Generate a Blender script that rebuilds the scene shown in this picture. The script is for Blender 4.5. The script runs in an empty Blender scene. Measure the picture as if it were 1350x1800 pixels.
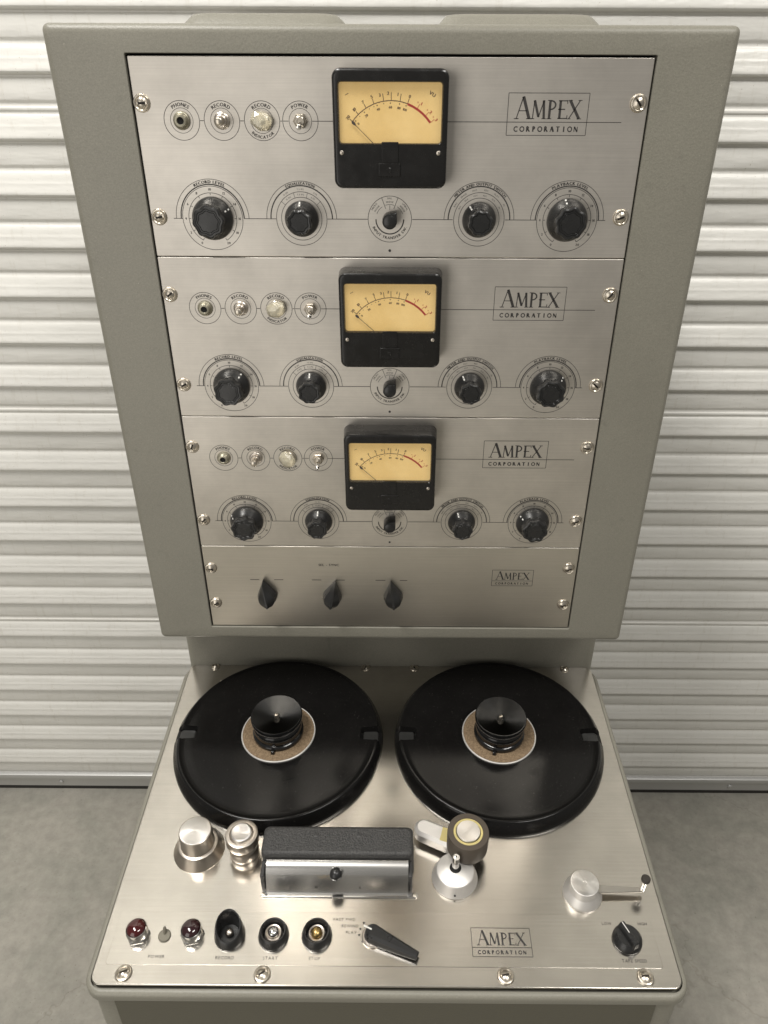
import bpy, bmesh, math, random
from mathutils import Matrix, Vector
random.seed(7)
S = 0.0254                      # everything below is measured in inches
ZF = 67.55                      # height of the rack panel's top edge above the floor
scene = bpy.context.scene
COL = scene.collection
rad = math.radians
PI = math.pi

# ------------------------------------------------------------------ camera
def setup_camera():
    pitch, roll, yaw = 0.529582527, -0.00433126829, -0.00347910018
    C = Vector((0.31833683, -31.3489906, -0.62867658))
    cy, sy = math.cos(yaw), math.sin(yaw)
    r = Vector((cy, -sy, 0)); fw = Vector((sy, cy, 0)); dn = Vector((0, 0, -1))
    f2 = fw * math.cos(pitch) + dn * math.sin(pitch)
    d2 = dn * math.cos(pitch) - fw * math.sin(pitch)
    r3 = r * math.cos(roll) + d2 * math.sin(roll)
    d3 = d2 * math.cos(roll) - r * math.sin(roll)
    cd = bpy.data.cameras.new('camera'); co = bpy.data.objects.new('camera', cd); COL.objects.link(co)
    M = Matrix(((r3.x, -d3.x, -f2.x), (r3.y, -d3.y, -f2.y), (r3.z, -d3.z, -f2.z))).to_4x4()
    M.translation = Vector((C.x, C.y, C.z + ZF)) * S
    co.matrix_world = M
    cd.sensor_fit = 'VERTICAL'; cd.sensor_height = 24.0; cd.sensor_width = 18.0
    cd.lens = 1308.93 / 1800 * 24.0
    cd.shift_x = -18.54 / 1800; cd.shift_y = 0.15 / 1800
    cd.clip_start = 0.02; cd.clip_end = 60
    scene.camera = co
setup_camera()

# ------------------------------------------------------------------ light
w = bpy.data.worlds.new("World"); scene.world = w; w.use_nodes = True
w.node_tree.nodes['Background'].inputs[0].default_value = (1.0, 0.965, 0.90, 1)
w.node_tree.nodes['Background'].inputs[1].default_value = 0.23

def area(name, loc, target, sx, sy, power, color, spread=180):
    l = bpy.data.lights.new(name, 'AREA'); l.shape = 'RECTANGLE'; l.size = sx * S; l.size_y = sy * S
    l.energy = power; l.color = color; l.spread = rad(spread)
    o = bpy.data.objects.new(name, l); COL.objects.link(o)
    p = Vector((loc[0], loc[1], loc[2] + ZF)) * S; t = Vector((target[0], target[1], target[2] + ZF)) * S
    o.location = p; o.rotation_euler = (t - p).to_track_quat('-Z', 'Y').to_euler()
    return o
area('ceiling_light', (-44, -29, 96), (-14, -8, -40), 60, 16, 94, (1.0, 0.97, 0.92))
area('far_ceiling_light', (62, -62, 96), (14, -10, -50), 60, 16, 54, (1.0, 0.97, 0.92))
area('left_bounce_fill', (-48, -84, -12), (-4, 0, -12), 54, 98, 18, (1.0, 0.96, 0.90))  # added soft panel, stands in for light off an unseen pale wall
scene.view_settings.view_transform = 'Standard'; scene.view_settings.look = 'None'
scene.view_settings.exposure = 0.0; scene.view_settings.gamma = 1.0
scene.cycles.max_bounces = 8; scene.cycles.caustics_reflective = False; scene.cycles.caustics_refractive = False

# ------------------------------------------------------------------ materials
def mat(name, base, rough=0.5, metal=0.0, spec=0.5, coat=0.0, aniso=0.0, tangent=None, emit=None, estr=0.0, trans=0.0):
    m = bpy.data.materials.new(name); m.use_nodes = True
    nt = m.node_tree; b = nt.nodes['Principled BSDF']
    b.inputs['Base Color'].default_value = (*base, 1); b.inputs['Roughness'].default_value = rough
    b.inputs['Metallic'].default_value = metal; b.inputs['Specular IOR Level'].default_value = spec
    b.inputs['Coat Weight'].default_value = coat; b.inputs['Coat Roughness'].default_value = 0.15
    b.inputs['Transmission Weight'].default_value = trans
    if aniso:
        b.inputs['Anisotropic'].default_value = aniso
        t = nt.nodes.new('ShaderNodeTangent')
        if tangent == 'UV': t.direction_type = 'UV_MAP'; t.uv_map = 'brush'
        else: t.direction_type = 'RADIAL'; t.axis = 'Z'
        nt.links.new(t.outputs[0], b.inputs['Tangent'])
    if emit:
        b.inputs['Emission Color'].default_value = (*emit, 1); b.inputs['Emission Strength'].default_value = estr
    return m, nt, b

def tex(nt, scale=(1, 1, 1), kind='Object'):
    tc = nt.nodes.new('ShaderNodeTexCoord'); mp = nt.nodes.new('ShaderNodeMapping')
    nt.links.new(tc.outputs[kind], mp.inputs[0]); mp.inputs['Scale'].default_value = scale
    return mp

def noise(nt, vec, scale, detail=3, rough=0.5, dist=0.0):
    n = nt.nodes.new('ShaderNodeTexNoise'); n.inputs['Scale'].default_value = scale
    n.inputs['Detail'].default_value = detail; n.inputs['Roughness'].default_value = rough
    n.inputs['Distortion'].default_value = dist
    nt.links.new(vec.outputs[0], n.inputs['Vector']); return n

def ramp(nt, src, stops):
    r = nt.nodes.new('ShaderNodeValToRGB'); e = r.color_ramp.elements
    while len(e) < len(stops): e.new(0.5)
    for k, (p, c) in enumerate(stops):
        e[k].position = p; e[k].color = (*c, 1) if len(c) == 3 else c
    nt.links.new(src.outputs[0], r.inputs[0]); return r

def mapr(nt, src, a, b, lo=0.0, hi=1.0):
    m = nt.nodes.new('ShaderNodeMapRange')
    m.inputs['From Min'].default_value = lo; m.inputs['From Max'].default_value = hi
    m.inputs['To Min'].default_value = a; m.inputs['To Max'].default_value = b
    nt.links.new(src.outputs[0], m.inputs[0]); return m

def bump(nt, b, src, strength, dist):
    bp = nt.nodes.new('ShaderNodeBump'); bp.inputs['Strength'].default_value = strength
    bp.inputs['Distance'].default_value = dist
    nt.links.new(src.outputs[0], bp.inputs['Height']); nt.links.new(bp.outputs[0], b.inputs['Normal']); return bp

def mixc(nt, fac, a, b2, mode='MIX', f=None):
    m = nt.nodes.new('ShaderNodeMix'); m.data_type = 'RGBA'; m.blend_type = mode
    if f is not None: m.inputs[0].default_value = f
    else: nt.links.new(fac.outputs[0], m.inputs[0])
    for s, v in ((6, a), (7, b2)):
        if hasattr(v, 'outputs'): nt.links.new(v.outputs[2] if v.bl_idname == 'ShaderNodeMix' else v.outputs[0], m.inputs[s])
        else: m.inputs[s].default_value = (*v, 1)
    return m

def enamel(name, base, grain=1.0):
    m, nt, b = mat(name, base, 0.42, 0.0, 0.5)
    mp = tex(nt)
    big = noise(nt, mp, 5, 4, 0.6)
    fine = noise(nt, mp, 900, 2, 0.5)
    c1 = ramp(nt, big, [(0.3, tuple(x * 0.93 for x in base)), (0.7, tuple(x * 1.05 for x in base))])
    c2 = ramp(nt, fine, [(0.3, (0.86, 0.86, 0.86)), (0.72, (1.14, 1.14, 1.14))])
    mx0 = mixc(nt, None, c1, c2, 'MULTIPLY', f=0.75)
    sp = ramp(nt, noise(nt, mp, 330, 3, 0.7), [(0.715, (0, 0, 0)), (0.75, (1, 1, 1))])
    sc = ramp(nt, noise(nt, tex(nt, (34, 34, 9)), 1.0, 7, 0.75), [(0.60, (0, 0, 0)), (0.70, (0.5, 0.5, 0.5))])
    mx1 = mixc(nt, sp, mx0, tuple(min(1, x * 1.75) for x in base)); mx = mixc(nt, sc, mx1, tuple(x * 0.70 for x in base))
    nt.links.new(mx.outputs[2], b.inputs['Base Color'])
    pe = noise(nt, mp, 420, 2, 0.6)
    bump(nt, b, pe, 0.35 * grain, 0.0006)
    r = mapr(nt, big, 0.36, 0.5); nt.links.new(r.outputs[0], b.inputs['Roughness'])
    return m

def brushed(name, base, rough, aniso, streak=(8, 700, 8), stain=0.1, relief=True):
    m, nt, b = mat(name, base, rough, 1.0, 0.5, aniso=aniso, tangent='UV')
    mp = tex(nt, streak); st = noise(nt, mp, 1.0, 4, 0.6)
    mp2 = tex(nt); oi = nt.nodes.new('ShaderNodeObjectInfo'); sc_ = nt.nodes.new('ShaderNodeMath'); sc_.operation = 'MULTIPLY'; sc_.inputs[1].default_value = 7.0
    nt.links.new(oi.outputs['Random'], sc_.inputs[0]); nt.links.new(sc_.outputs[0], mp2.inputs['Location'])      # each plate wears in its own way
    cl = noise(nt, mp2, 14, 6, 0.62, 0.0)
    c1 = ramp(nt, cl, [(0.28, tuple(x * (1 - stain) for x in base)), (0.72, tuple(min(1, x * (1 + stain * 0.55)) for x in base))])
    c2 = ramp(nt, st, [(0.3, (0.93, 0.93, 0.93)), (0.7, (1.05, 1.05, 1.05))])
    mx = mixc(nt, None, c1, c2, 'MULTIPLY', f=0.8)
    nt.links.new(mx.outputs[2], b.inputs['Base Color'])
    rr = mapr(nt, noise(nt, mp2, 6, 1, 0.4), rough * 0.93, rough * 1.08, 0.2, 0.8); nt.links.new(rr.outputs[0], b.inputs['Roughness'])
    if relief: bump(nt, b, st, 0.03, 0.0002)
    return m

M = {}
M['enamel'] = enamel('grey_enamel', (0.222, 0.212, 0.175))
M['enamel_dark'] = enamel('darker_enamel', (0.085, 0.079, 0.056))  # same enamel recipe with a darker base, used on the front door
M['steel'] = brushed('brushed_steel_panel', (0.72, 0.68, 0.62), 0.43, 0.7, (8, 700, 8), 0.15)
M['deck_steel'] = brushed('brushed_steel_deck', (0.60, 0.568, 0.515), 0.20, 0.0, (8, 500, 8), 0.13, False)
M['switch_steel'] = brushed('satin_switch_panel', (0.66, 0.625, 0.56), 0.33, 0.7, (8, 700, 8), 0.06)
M['print'] = mat('black_print', (0.035, 0.032, 0.03), 0.6)[0]
M['print_soft'] = mat('worn_print', (0.16, 0.145, 0.125), 0.6)[0]
M['dialwhite'] = mat('pointer_white', (0.75, 0.74, 0.7), 0.5)[0]
def bake(name, base, rough):
    m, nt, b = mat(name, base, rough, 0, 0.5)
    mp = tex(nt); n = noise(nt, mp, 60, 4, 0.6)
    r = mapr(nt, n, rough * 0.75, rough * 1.35, 0.3, 0.7); nt.links.new(r.outputs[0], b.inputs['Roughness'])
    return m
M['bakelite'] = bake('black_bakelite', (0.016, 0.016, 0.016), 0.3)
M['meter_case'] = bake('meter_bakelite', (0.008, 0.0075, 0.007), 0.24)
M['platter'] = bake('platter_black_lacquer', (0.0045, 0.0042, 0.004), 0.16)
nt = M['platter'].node_tree; b = nt.nodes['Principled BSDF']; mp = tex(nt); b.inputs['Specular IOR Level'].default_value = 0.3
d1 = ramp(nt, noise(nt, mp, 620, 2, 0.6), [(0.70, (0.0045, 0.0042, 0.004)), (0.78, (0.09, 0.085, 0.075))])
d2 = ramp(nt, noise(nt, mp, 16, 6, 0.7), [(0.40, (0.002, 0.002, 0.002)), (0.75, (0.007, 0.0068, 0.0065))])
ln_ = nt.nodes.new('ShaderNodeVectorMath'); ln_.operation = 'LENGTH'; flat = tex(nt, (1, 1, 0)); nt.links.new(flat.outputs[0], ln_.inputs[0])
rn = nt.nodes.new('ShaderNodeTexNoise'); rn.noise_dimensions = '1D'; rn.inputs['Scale'].default_value = 420; rn.inputs['Detail'].default_value = 4; nt.links.new(ln_.outputs['Value'], rn.inputs['W'])
rr_ = mapr(nt, rn, 0.13, 0.20, 0.3, 0.7); [nt.links.remove(l) for l in list(b.inputs['Roughness'].links)]; nt.links.new(rr_.outputs[0], b.inputs['Roughness'])
dm = mixc(nt, None, d1, d2, 'ADD', f=0.6); nt.links.new(dm.outputs[2], b.inputs['Base Color'])
M['hub'] = mat('black_anodised', (0.045, 0.045, 0.045), 0.30, 1.0, aniso=0.8, tangent='Z')[0]
M['hub_side'] = mat('black_gloss', (0.008, 0.008, 0.008), 0.14)[0]
M['nickel'] = mat('nickel', (0.60, 0.55, 0.47), 0.30, 1.0)[0]
M['chrome'] = mat('chrome', (0.72, 0.71, 0.69), 0.12, 1.0)[0]
M['gate'] = mat('worn_chrome', (0.62, 0.61, 0.59), 0.27, 1.0)[0]
M['notch'] = mat('notch_sheen_grey', (0.022, 0.022, 0.021), 0.3)[0]  # paler than the platter: the notch's reflected light is put into the colour
M['arm'] = mat('tarnished_arm', (0.46, 0.435, 0.39), 0.42, 1.0)[0]
M['brass'] = mat('brass', (0.45, 0.32, 0.13), 0.3, 1.0)[0]
M['slot'] = mat('slot_dark', (0.03, 0.025, 0.02), 0.6)[0]
M['turned'] = mat('turned_aluminium', (0.80, 0.775, 0.74), 0.30, 1.0, aniso=0.7, tangent='Z')[0]
M['satin'] = mat('satin_aluminium', (0.80, 0.775, 0.74), 0.46, 0.75)[0]
M['dulled'] = mat('dull_nickel', (0.56, 0.51, 0.45), 0.33, 1.0)[0]
M['hole'] = mat('hole_black', (0.004, 0.004, 0.004), 0.8)[0]
M['gasket'] = mat('seal_black', (0.02, 0.018, 0.016), 0.7)[0]
M['rubber'] = mat('brown_rubber', (0.075, 0.060, 0.045), 0.5)[0]
M['worn'] = mat('worn_toggle_metal', (0.22, 0.205, 0.165), 0.6, 0.5)[0]
M['patina'] = mat('aged_jack_metal', (0.33, 0.31, 0.24), 0.42, 0.75)[0]
m, nt, b = mat('crinkle_black', (0.035, 0.034, 0.033), 0.48)
bump(nt, b, noise(nt, tex(nt), 420, 3, 0.6), 0.9, 0.0012); M['crinkle'] = m
c = ramp(nt, noise(nt, tex(nt), 700, 2), [(0.35, (0.02, 0.02, 0.02)), (0.7, (0.065, 0.063, 0.06))]); nt.links.new(c.outputs[0], b.inputs['Base Color'])
m, nt, b = mat('cork', (0.25, 0.17, 0.09), 0.85)
c = ramp(nt, noise(nt, tex(nt), 500, 3, 0.7), [(0.3, (0.10, 0.065, 0.035)), (0.55, (0.21, 0.148, 0.088)), (0.8, (0.30, 0.22, 0.13))]); nt.links.new(c.outputs[0], b.inputs['Base Color']); M['cork'] = m
# lit meter dial: an old card warmed by the little lamp behind it
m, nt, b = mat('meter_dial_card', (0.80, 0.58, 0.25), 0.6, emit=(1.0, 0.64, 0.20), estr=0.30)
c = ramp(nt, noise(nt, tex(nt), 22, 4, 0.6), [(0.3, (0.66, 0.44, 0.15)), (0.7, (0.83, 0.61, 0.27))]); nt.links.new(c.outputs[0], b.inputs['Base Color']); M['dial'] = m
M['dial_red'] = mat('dial_red', (0.50, 0.02, 0.008), 0.6)[0]
M['dial_ink'] = mat('dial_ink', (0.12, 0.06, 0.02), 0.6)[0]
M['needle'] = mat('needle_black', (0.04, 0.02, 0.01), 0.5)[0]
m = bpy.data.materials.new('meter_window_glass'); m.use_nodes = True; nt = m.node_tree; nt.nodes.clear()
o_ = nt.nodes.new('ShaderNodeOutputMaterial'); mx = nt.nodes.new('ShaderNodeMixShader'); tr = nt.nodes.new('ShaderNodeBsdfTransparent'); gl = nt.nodes.new('ShaderNodeBsdfGlossy')
gl.inputs['Roughness'].default_value = 0.05; mx.inputs[0].default_value = 0.09
nt.links.new(tr.outputs[0], mx.inputs[1]); nt.links.new(gl.outputs[0], mx.inputs[2]); nt.links.new(mx.outputs[0], o_.inputs[0]); M['glass'] = m
M['red_jewel'] = mat('red_glass_jewel', (0.05, 0.001, 0.0015), 0.06, 0, 0.7, coat=0.6)[0]
M['dark_jewel'] = mat('dark_glass_jewel', (0.022, 0.004, 0.006), 0.06, 0, 0.7, coat=0.6)[0]
M['clear_jewel'] = mat('clear_plastic_jewel', (1.0, 0.93, 0.72), 0.07, 0, 0.6, coat=0.4, trans=0.6)[0]
M['stain'] = mat('yellowed_grease', (0.70, 0.60, 0.27), 0.4, 0.5)[0]
m, nt, b = mat('aluminium_bottom_bar', (0.60, 0.60, 0.59), 0.5, 0.8); M['alu'] = m
# concrete floor
m, nt, b = mat('concrete', (0.25, 0.235, 0.2), 0.6, 0, 0.35)
mp = tex(nt)
n1 = noise(nt, mp, 2.2, 8, 0.66, 0.5); n2 = noise(nt, mp, 38, 6, 0.7); n3 = noise(nt, mp, 7, 5, 0.6, 1.2)
c1 = ramp(nt, n1, [(0.32, (0.31, 0.298, 0.265)), (0.5, (0.36, 0.344, 0.305)), (0.7, (0.405, 0.385, 0.342))])
c2 = ramp(nt, n2, [(0.3, (0.82, 0.82, 0.82)), (0.7, (1.12, 1.12, 1.12))])
c3 = ramp(nt, n3, [(0.35, (0.86, 0.88, 0.86)), (0.6, (1.06, 1.05, 1.04))])
mx = mixc(nt, None, c1, c2, 'MULTIPLY', f=0.9); mx2 = mixc(nt, None, mx, c3, 'MULTIPLY', f=0.8)
pit = nt.nodes.new('ShaderNodeTexVoronoi'); pit.inputs['Scale'].default_value = 7.0; nt.links.new(mp.outputs[0], pit.inputs['Vector'])
pr_ = ramp(nt, pit, [(0.012, (0.35, 0.33, 0.3)), (0.03, (1, 1, 1))]); mx3 = mixc(nt, None, mx2, pr_, 'MULTIPLY', f=0.8)
grit = ramp(nt, noise(nt, mp, 150, 3, 0.65), [(0.27, (0.45, 0.43, 0.40)), (0.34, (1, 1, 1))])
mx4 = mixc(nt, None, mx3, grit, 'MULTIPLY', f=0.8)
wob = noise(nt, mp, 3.5, 5, 0.7); wv = nt.nodes.new('ShaderNodeVectorMath'); wv.operation = 'MULTIPLY_ADD'; wv.inputs[1].default_value = (0.35, 0.35, 0)
nt.links.new(wob.outputs['Color'], wv.inputs[0]); nt.links.new(mp.outputs[0], wv.inputs[2])
ck = nt.nodes.new('ShaderNodeTexVoronoi'); ck.feature = 'DISTANCE_TO_EDGE'; ck.inputs['Scale'].default_value = 1.1; nt.links.new(wv.outputs[0], ck.inputs['Vector'])
cr_ = ramp(nt, ck, [(0.0, (0.8, 0.79, 0.77)), (0.002, (1, 1, 1))]); mx5 = mixc(nt, None, mx4, cr_, 'MULTIPLY', f=0.75)
nt.links.new(mx5.outputs[2], b.inputs['Base Color'])
bump(nt, b, n2, 0.35, 0.001); M['concrete'] = m
# painted corrugated door
m, nt, b = mat('door_enamel', (0.76, 0.75, 0.71), 0.34, 0, 0.5)
mp = tex(nt); n1 = noise(nt, mp, 3.0, 5, 0.6); n2 = noise(nt, tex(nt, (90, 90, 14)), 1.0, 4, 0.7); n3 = noise(nt, mp, 260, 2, 0.6)
c1 = ramp(nt, n1, [(0.3, (0.72, 0.71, 0.67)), (0.7, (0.79, 0.78, 0.74))])
c2 = ramp(nt, n2, [(0.28, (0.84, 0.82, 0.78)), (0.44, (1, 1, 1))]); c3 = ramp(nt, n3, [(0.24, (0.66, 0.63, 0.58)), (0.30, (1, 1, 1))])
mx = mixc(nt, None, c1, c2, 'MULTIPLY', f=0.5); mx2 = mixc(nt, None, mx, c3, 'MULTIPLY', f=0.8)
nt.links.new(mx2.outputs[2], b.inputs['Base Color'])
bump(nt, b, noise(nt, tex(nt, (2.2, 1, 7)), 3, 4), 0.32, 0.014); M['door'] = m

# ------------------------------------------------------------------ mesh helpers
def finish(me, smooth=True, angle=32):
    if smooth:
        for p in me.polygons: p.use_smooth = True
        me.set_sharp_from_angle(angle=rad(angle))
        for p in me.polygons:
            if len(p.vertices) > 4: p.use_smooth = False          # broad flat caps stay truly flat
    me.update(); return me

def mesh(name, V, F, smooth=True, angle=32, uv=False):
    me = bpy.data.meshes.new(name)
    me.from_pydata([(x * S, y * S, z * S) for x, y, z in V], [], F)
    if uv:
        L = me.uv_layers.new(name='brush')
        for lp in me.loops:
            co = me.vertices[lp.vertex_index].co; L.data[lp.index].uv = (co.x, co.y)
    bm = bmesh.new(); bm.from_mesh(me); bmesh.ops.recalc_face_normals(bm, faces=bm.faces); bm.to_mesh(me); bm.free()
    return finish(me, smooth, angle)

def rrect(x0, x1, y0, y1, r, n=6):
    r = min(r, (x1 - x0) / 2 - 1e-4, (y1 - y0) / 2 - 1e-4); P = []
    for cx, cy, a0 in ((x1 - r, y1 - r, 0), (x0 + r, y1 - r, 90), (x0 + r, y0 + r, 180), (x1 - r, y0 + r, 270)):
        for k in range(n + 1):
            a = rad(a0 + 90 * k / n); P.append((cx + r * math.cos(a), cy + r * math.sin(a)))
    return P

def loft(name, loops, cap0=True, cap1=True, smooth=True, angle=32, uv=False, closed=True):
    """loops: list of [(x,y,z)...] of equal length, joined in order."""
    V, F = [], []; n = len(loops[0])
    for L in loops: V += list(L)
    for i in range(len(loops) - 1):
        for k in range(n if closed else n - 1):
            k2 = (k + 1) % n
            F.append((i * n + k, i * n + k2, (i + 1) * n + k2, (i + 1) * n + k))
    if cap0: F.append(tuple(range(n))[::-1])
    if cap1: F.append(tuple((len(loops) - 1) * n + k for k in range(n)))
    return mesh(name, V, F, smooth, angle, uv)

def rbox(name, x0, x1, y0, y1, z0, z1, r=0.1, bev=0.05, n=5, uv=False, taper=0.0):
    """rounded-corner slab standing on z0 with a soft upper edge"""
    L = [[(x, y, z0) for x, y in rrect(x0, x1, y0, y1, r, n)]]
    for k in range(4):
        a = rad(30 * k); i = bev * (1 - math.cos(a)); i += taper * 1.0
        L.append([(x, y, z1 - bev + bev * math.sin(a)) for x, y in rrect(x0 + i, x1 - i, y0 + i, y1 - i, max(r - i, 0.01), n)])
    return loft(name, L, uv=uv)

def lathe(name, prof, n=48, lobes=0, amp=0.0, slant=None, angle=32, hexa=False):
    """prof: [(r, z)] from the bottom outwards to the top centre"""
    V, F = [], []; rows = []
    for j, (r, z) in enumerate(prof):
        if r < 1e-6:
            rows.append([len(V)]); V.append((0, 0, z)); continue
        row = []
        for k in range(n):
            a = 2 * PI * k / n
            rr = r * (1 + amp * math.cos(lobes * a)) if lobes else r
            if hexa: rr = r / max(math.cos((a % (PI / 3)) - PI / 6), 0.5) * math.cos(PI / 6)
            x, y = rr * math.cos(a), rr * math.sin(a)
            zz = z if slant is None else slant(x, y, z, j)
            row.append(len(V)); V.append((x, y, zz))
        rows.append(row)
    for A, B in zip(rows, rows[1:]):
        if len(A) == 1 and len(B) == 1: continue
        for k in range(n):
            k2 = (k + 1) % n
            if len(A) == 1: F.append((A[0], B[k2], B[k]))
            elif len(B) == 1: F.append((A[k], A[k2], B[0]))
            else: F.append((A[k], A[k2], B[k2], B[k]))
    return mesh(name, V, F, True, angle)

def tube(name, pts, r, n=10):
    V, F = [], []; prev = None
    for i, p in enumerate(pts):
        p = Vector(p); d = (Vector(pts[min(i + 1, len(pts) - 1)]) - Vector(pts[max(i - 1, 0)])).normalized()
        up = Vector((0, 0, 1)) if abs(d.z) < 0.9 else Vector((1, 0, 0))
        a = d.cross(up).normalized(); b2 = d.cross(a)
        for k in range(n):
            t = 2 * PI * k / n; V.append(tuple(p + a * math.cos(t) * r + b2 * math.sin(t) * r))
    for i in range(len(pts) - 1):
        for k in range(n): F.append((i * n + k, i * n + (k + 1) % n, (i + 1) * n + (k + 1) % n, (i + 1) * n + k))
    F.append(tuple(range(n))); F.append(tuple((len(pts) - 1) * n + k for k in range(n)))
    return mesh(name, V, F)

# flat printing --------------------------------------------------------
_g = {}
def glyph(ch):
    if ch in _g: return _g[ch]
    cu = bpy.data.curves.new('g', 'FONT'); cu.body = ch; cu.size = 1.0; cu.resolution_u = 2
    ob = bpy.data.objects.new('g', cu); COL.objects.link(ob)
    bpy.context.view_layer.update()
    me = ob.evaluated_get(bpy.context.evaluated_depsgraph_get()).to_mesh()
    V = [(v.co.x, v.co.y) for v in me.vertices]; F = [tuple(p.vertices) for p in me.polygons]
    bpy.data.objects.remove(ob); bpy.data.curves.remove(cu)
    if V:
        x0 = min(v[0] for v in V); x1 = max(v[0] for v in V)
        V = [(x - x0, y) for x, y in V]; wd = x1 - x0
    else: wd = 0.25
    _g[ch] = (V, F, wd); return _g[ch]

class Print:
    def __init__(s): s.V = []; s.F = []
    def poly(s, P):
        b = len(s.V); s.V += [(x, y) for x, y in P]; s.F.append(tuple(range(b, b + len(P)))); return s
    def line(s, x0, y0, x1, y1, w):
        dx, dy = x1 - x0, y1 - y0; L = math.hypot(dx, dy); nx, ny = -dy / L * w / 2, dx / L * w / 2
        return s.poly([(x0 - nx, y0 - ny), (x1 - nx, y1 - ny), (x1 + nx, y1 + ny), (x0 + nx, y0 + ny)])
    def ring(s, cx, cy, r, w, a0=0, a1=360, n=64, sx=1.0):
        n = max(4, int(n * abs(a1 - a0) / 360)); b = len(s.V)
        for k in range(n + 1):
            a = rad(a0 + (a1 - a0) * k / n)
            for q in (r - w / 2, r + w / 2): s.V.append((cx + sx * q * math.cos(a), cy + q * math.sin(a)))
        for k in range(n): s.F.append((b + 2 * k, b + 2 * k + 1, b + 2 * k + 3, b + 2 * k + 2))
        return s
    def dot(s, cx, cy, r, n=14): return s.poly([(cx + r * math.cos(2 * PI * k / n), cy + r * math.sin(2 * PI * k / n)) for k in range(n)])
    def put(s, ch, cx, cy, size, rot=0.0, sx=1.0, bold=0.0):
        V, F, wd = glyph(ch); c_, s_ = math.cos(rot), math.sin(rot)
        for off in ((0,) if not bold else (-bold, bold)):
            b = len(s.V)
            for x, y in V:
                x2 = (x - wd / 2) * size * sx + off; y2 = (y - 0.35) * size
                s.V.append((cx + x2 * c_ - y2 * s_, cy + x2 * s_ + y2 * c_))
            s.F += [tuple(b + i for i in f) for f in F]
    def width(s, t, size, sp, sx): return sum(glyph(c)[2] * size * sx + sp for c in t) - sp
    def text(s, t, cx, cy, size, sp=None, sx=1.0, bold=0.0, rot=0.0):
        sp = size * 0.14 if sp is None else sp; x = -s.width(t, size, sp, sx) / 2
        for ch in t:
            wd = glyph(ch)[2] * size * sx; u = x + wd / 2
            s.put(ch, cx + u * math.cos(rot), cy + u * math.sin(rot), size, rot, sx, bold); x += wd + sp
        return s
    def arc(s, t, cx, cy, r, size, a_mid=90, sp=None, sx=1.0, bold=0.0, inside=False):
        sp = size * 0.16 if sp is None else sp; x = -s.width(t, size, sp, sx) / 2
        for ch in t:
            wd = glyph(ch)[2] * size * sx; u = (x + wd / 2) / r
            a = rad(a_mid) - u if not inside else rad(a_mid) + u
            s.put(ch, cx + r * math.cos(a), cy + r * math.sin(a), size, a - PI / 2 if not inside else a + PI / 2, sx, bold); x += wd + sp
        return s
    def mesh(s, name, z=0.006):
        me = bpy.data.meshes.new(name); me.from_pydata([(x * S, y * S, z * S) for x, y in s.V], [], s.F)
        bm = bmesh.new(); bm.from_mesh(me)
        for f in bm.faces:
            if f.normal.z < 0: f.normal_flip()
        bm.to_mesh(me); bm.free(); me.update(); return me

def serif_letter(P, ch, x, y, w, h, t=0.085, th=0.035):
    """engraved roman capitals with thick and thin strokes; (x, y) is the foot's left end"""
    sf = 0.02 * h / 0.6
    def ln(ax, ay, bx, by, ww): P.line(x + ax * w, y + ay * h, x + bx * w, y + by * h, ww)
    def ser(ax, ay, half): P.line(x + ax * w - half, y + ay * h, x + ax * w + half, y + ay * h, sf * 1.3)
    if ch == 'A':
        ln(0.14, 0, 0.47, 1, th); ln(0.47, 1.0, 0.86, 0, t * 1.25); ln(0.26, 0.36, 0.72, 0.36, th * .8); ser(0.14, 0, h * .12); ser(0.86, 0, h * .15)
    elif ch == 'M':
        ln(0.13, 0, 0.2, 1, th); ln(0.2, 1, 0.52, 0.1, t); ln(0.52, 0.08, 0.82, 1, th); ln(0.80, 1, 0.88, 0, t); ser(0.13, 0, h * .12); ser(0.88, 0, h * .14)
    elif ch == 'P':
        ln(0.28, 0, 0.28, 1, t); ser(0.28, 0, h * .15); ser(0.2, 1, h * .1)
        P.ring(x + 0.34 * w, y + 0.745 * h, 0.235 * h, th * 1.35, -92, 92, 40, 1.25)
    elif ch == 'R':
        ln(0.24, 0, 0.24, 1, t); ser(0.24, 0, h * .15); P.ring(x + 0.3 * w, y + 0.745 * h, 0.235 * h, th * 1.35, -92, 92, 40, 1.2); ln(0.45, 0.5, 0.9, 0, t)
    elif ch == 'E':
        ln(0.25, 0, 0.25, 1, t)
        for yy, e in ((0.02, 0.95), (0.52, 0.72), (0.98, 0.9)): ln(0.08, yy, e, yy, th)
        ln(0.93, 0.0, 0.95, 0.2, th * .8); ln(0.89, 1.0, 0.9, 0.82, th * .8)
    elif ch == 'X':
        ln(0.12, 1, 0.88, 0, t * 1.15); ln(0.86, 1, 0.12, 0, th); ser(0.12, 0, h * .12); ser(0.88, 0, h * .14); ser(0.14, 1, h * .13); ser(0.86, 1, h * .12)
    elif ch == 'C': P.ring(x + .52 * w, y + .5 * h, .45 * h, t * .8, 45, 315, 32, w / h)
    elif ch == 'O': P.ring(x + .5 * w, y + .5 * h, .45 * h, t * .8, 0, 360, 32, w / h)
    elif ch == 'T': ln(.5, 0, .5, 1, t); ln(.08, .96, .92, .96, th); ser(.5, 0, h * .16)
    elif ch == 'I': ln(.5, 0, .5, 1, t); ser(.5, 0, h * .18); ser(.5, 1, h * .18)
    elif ch == 'N': ln(.15, 0, .15, 1, th); ln(.15, 1, .85, 0, t); ln(.85, 0, .85, 1, th)

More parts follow.
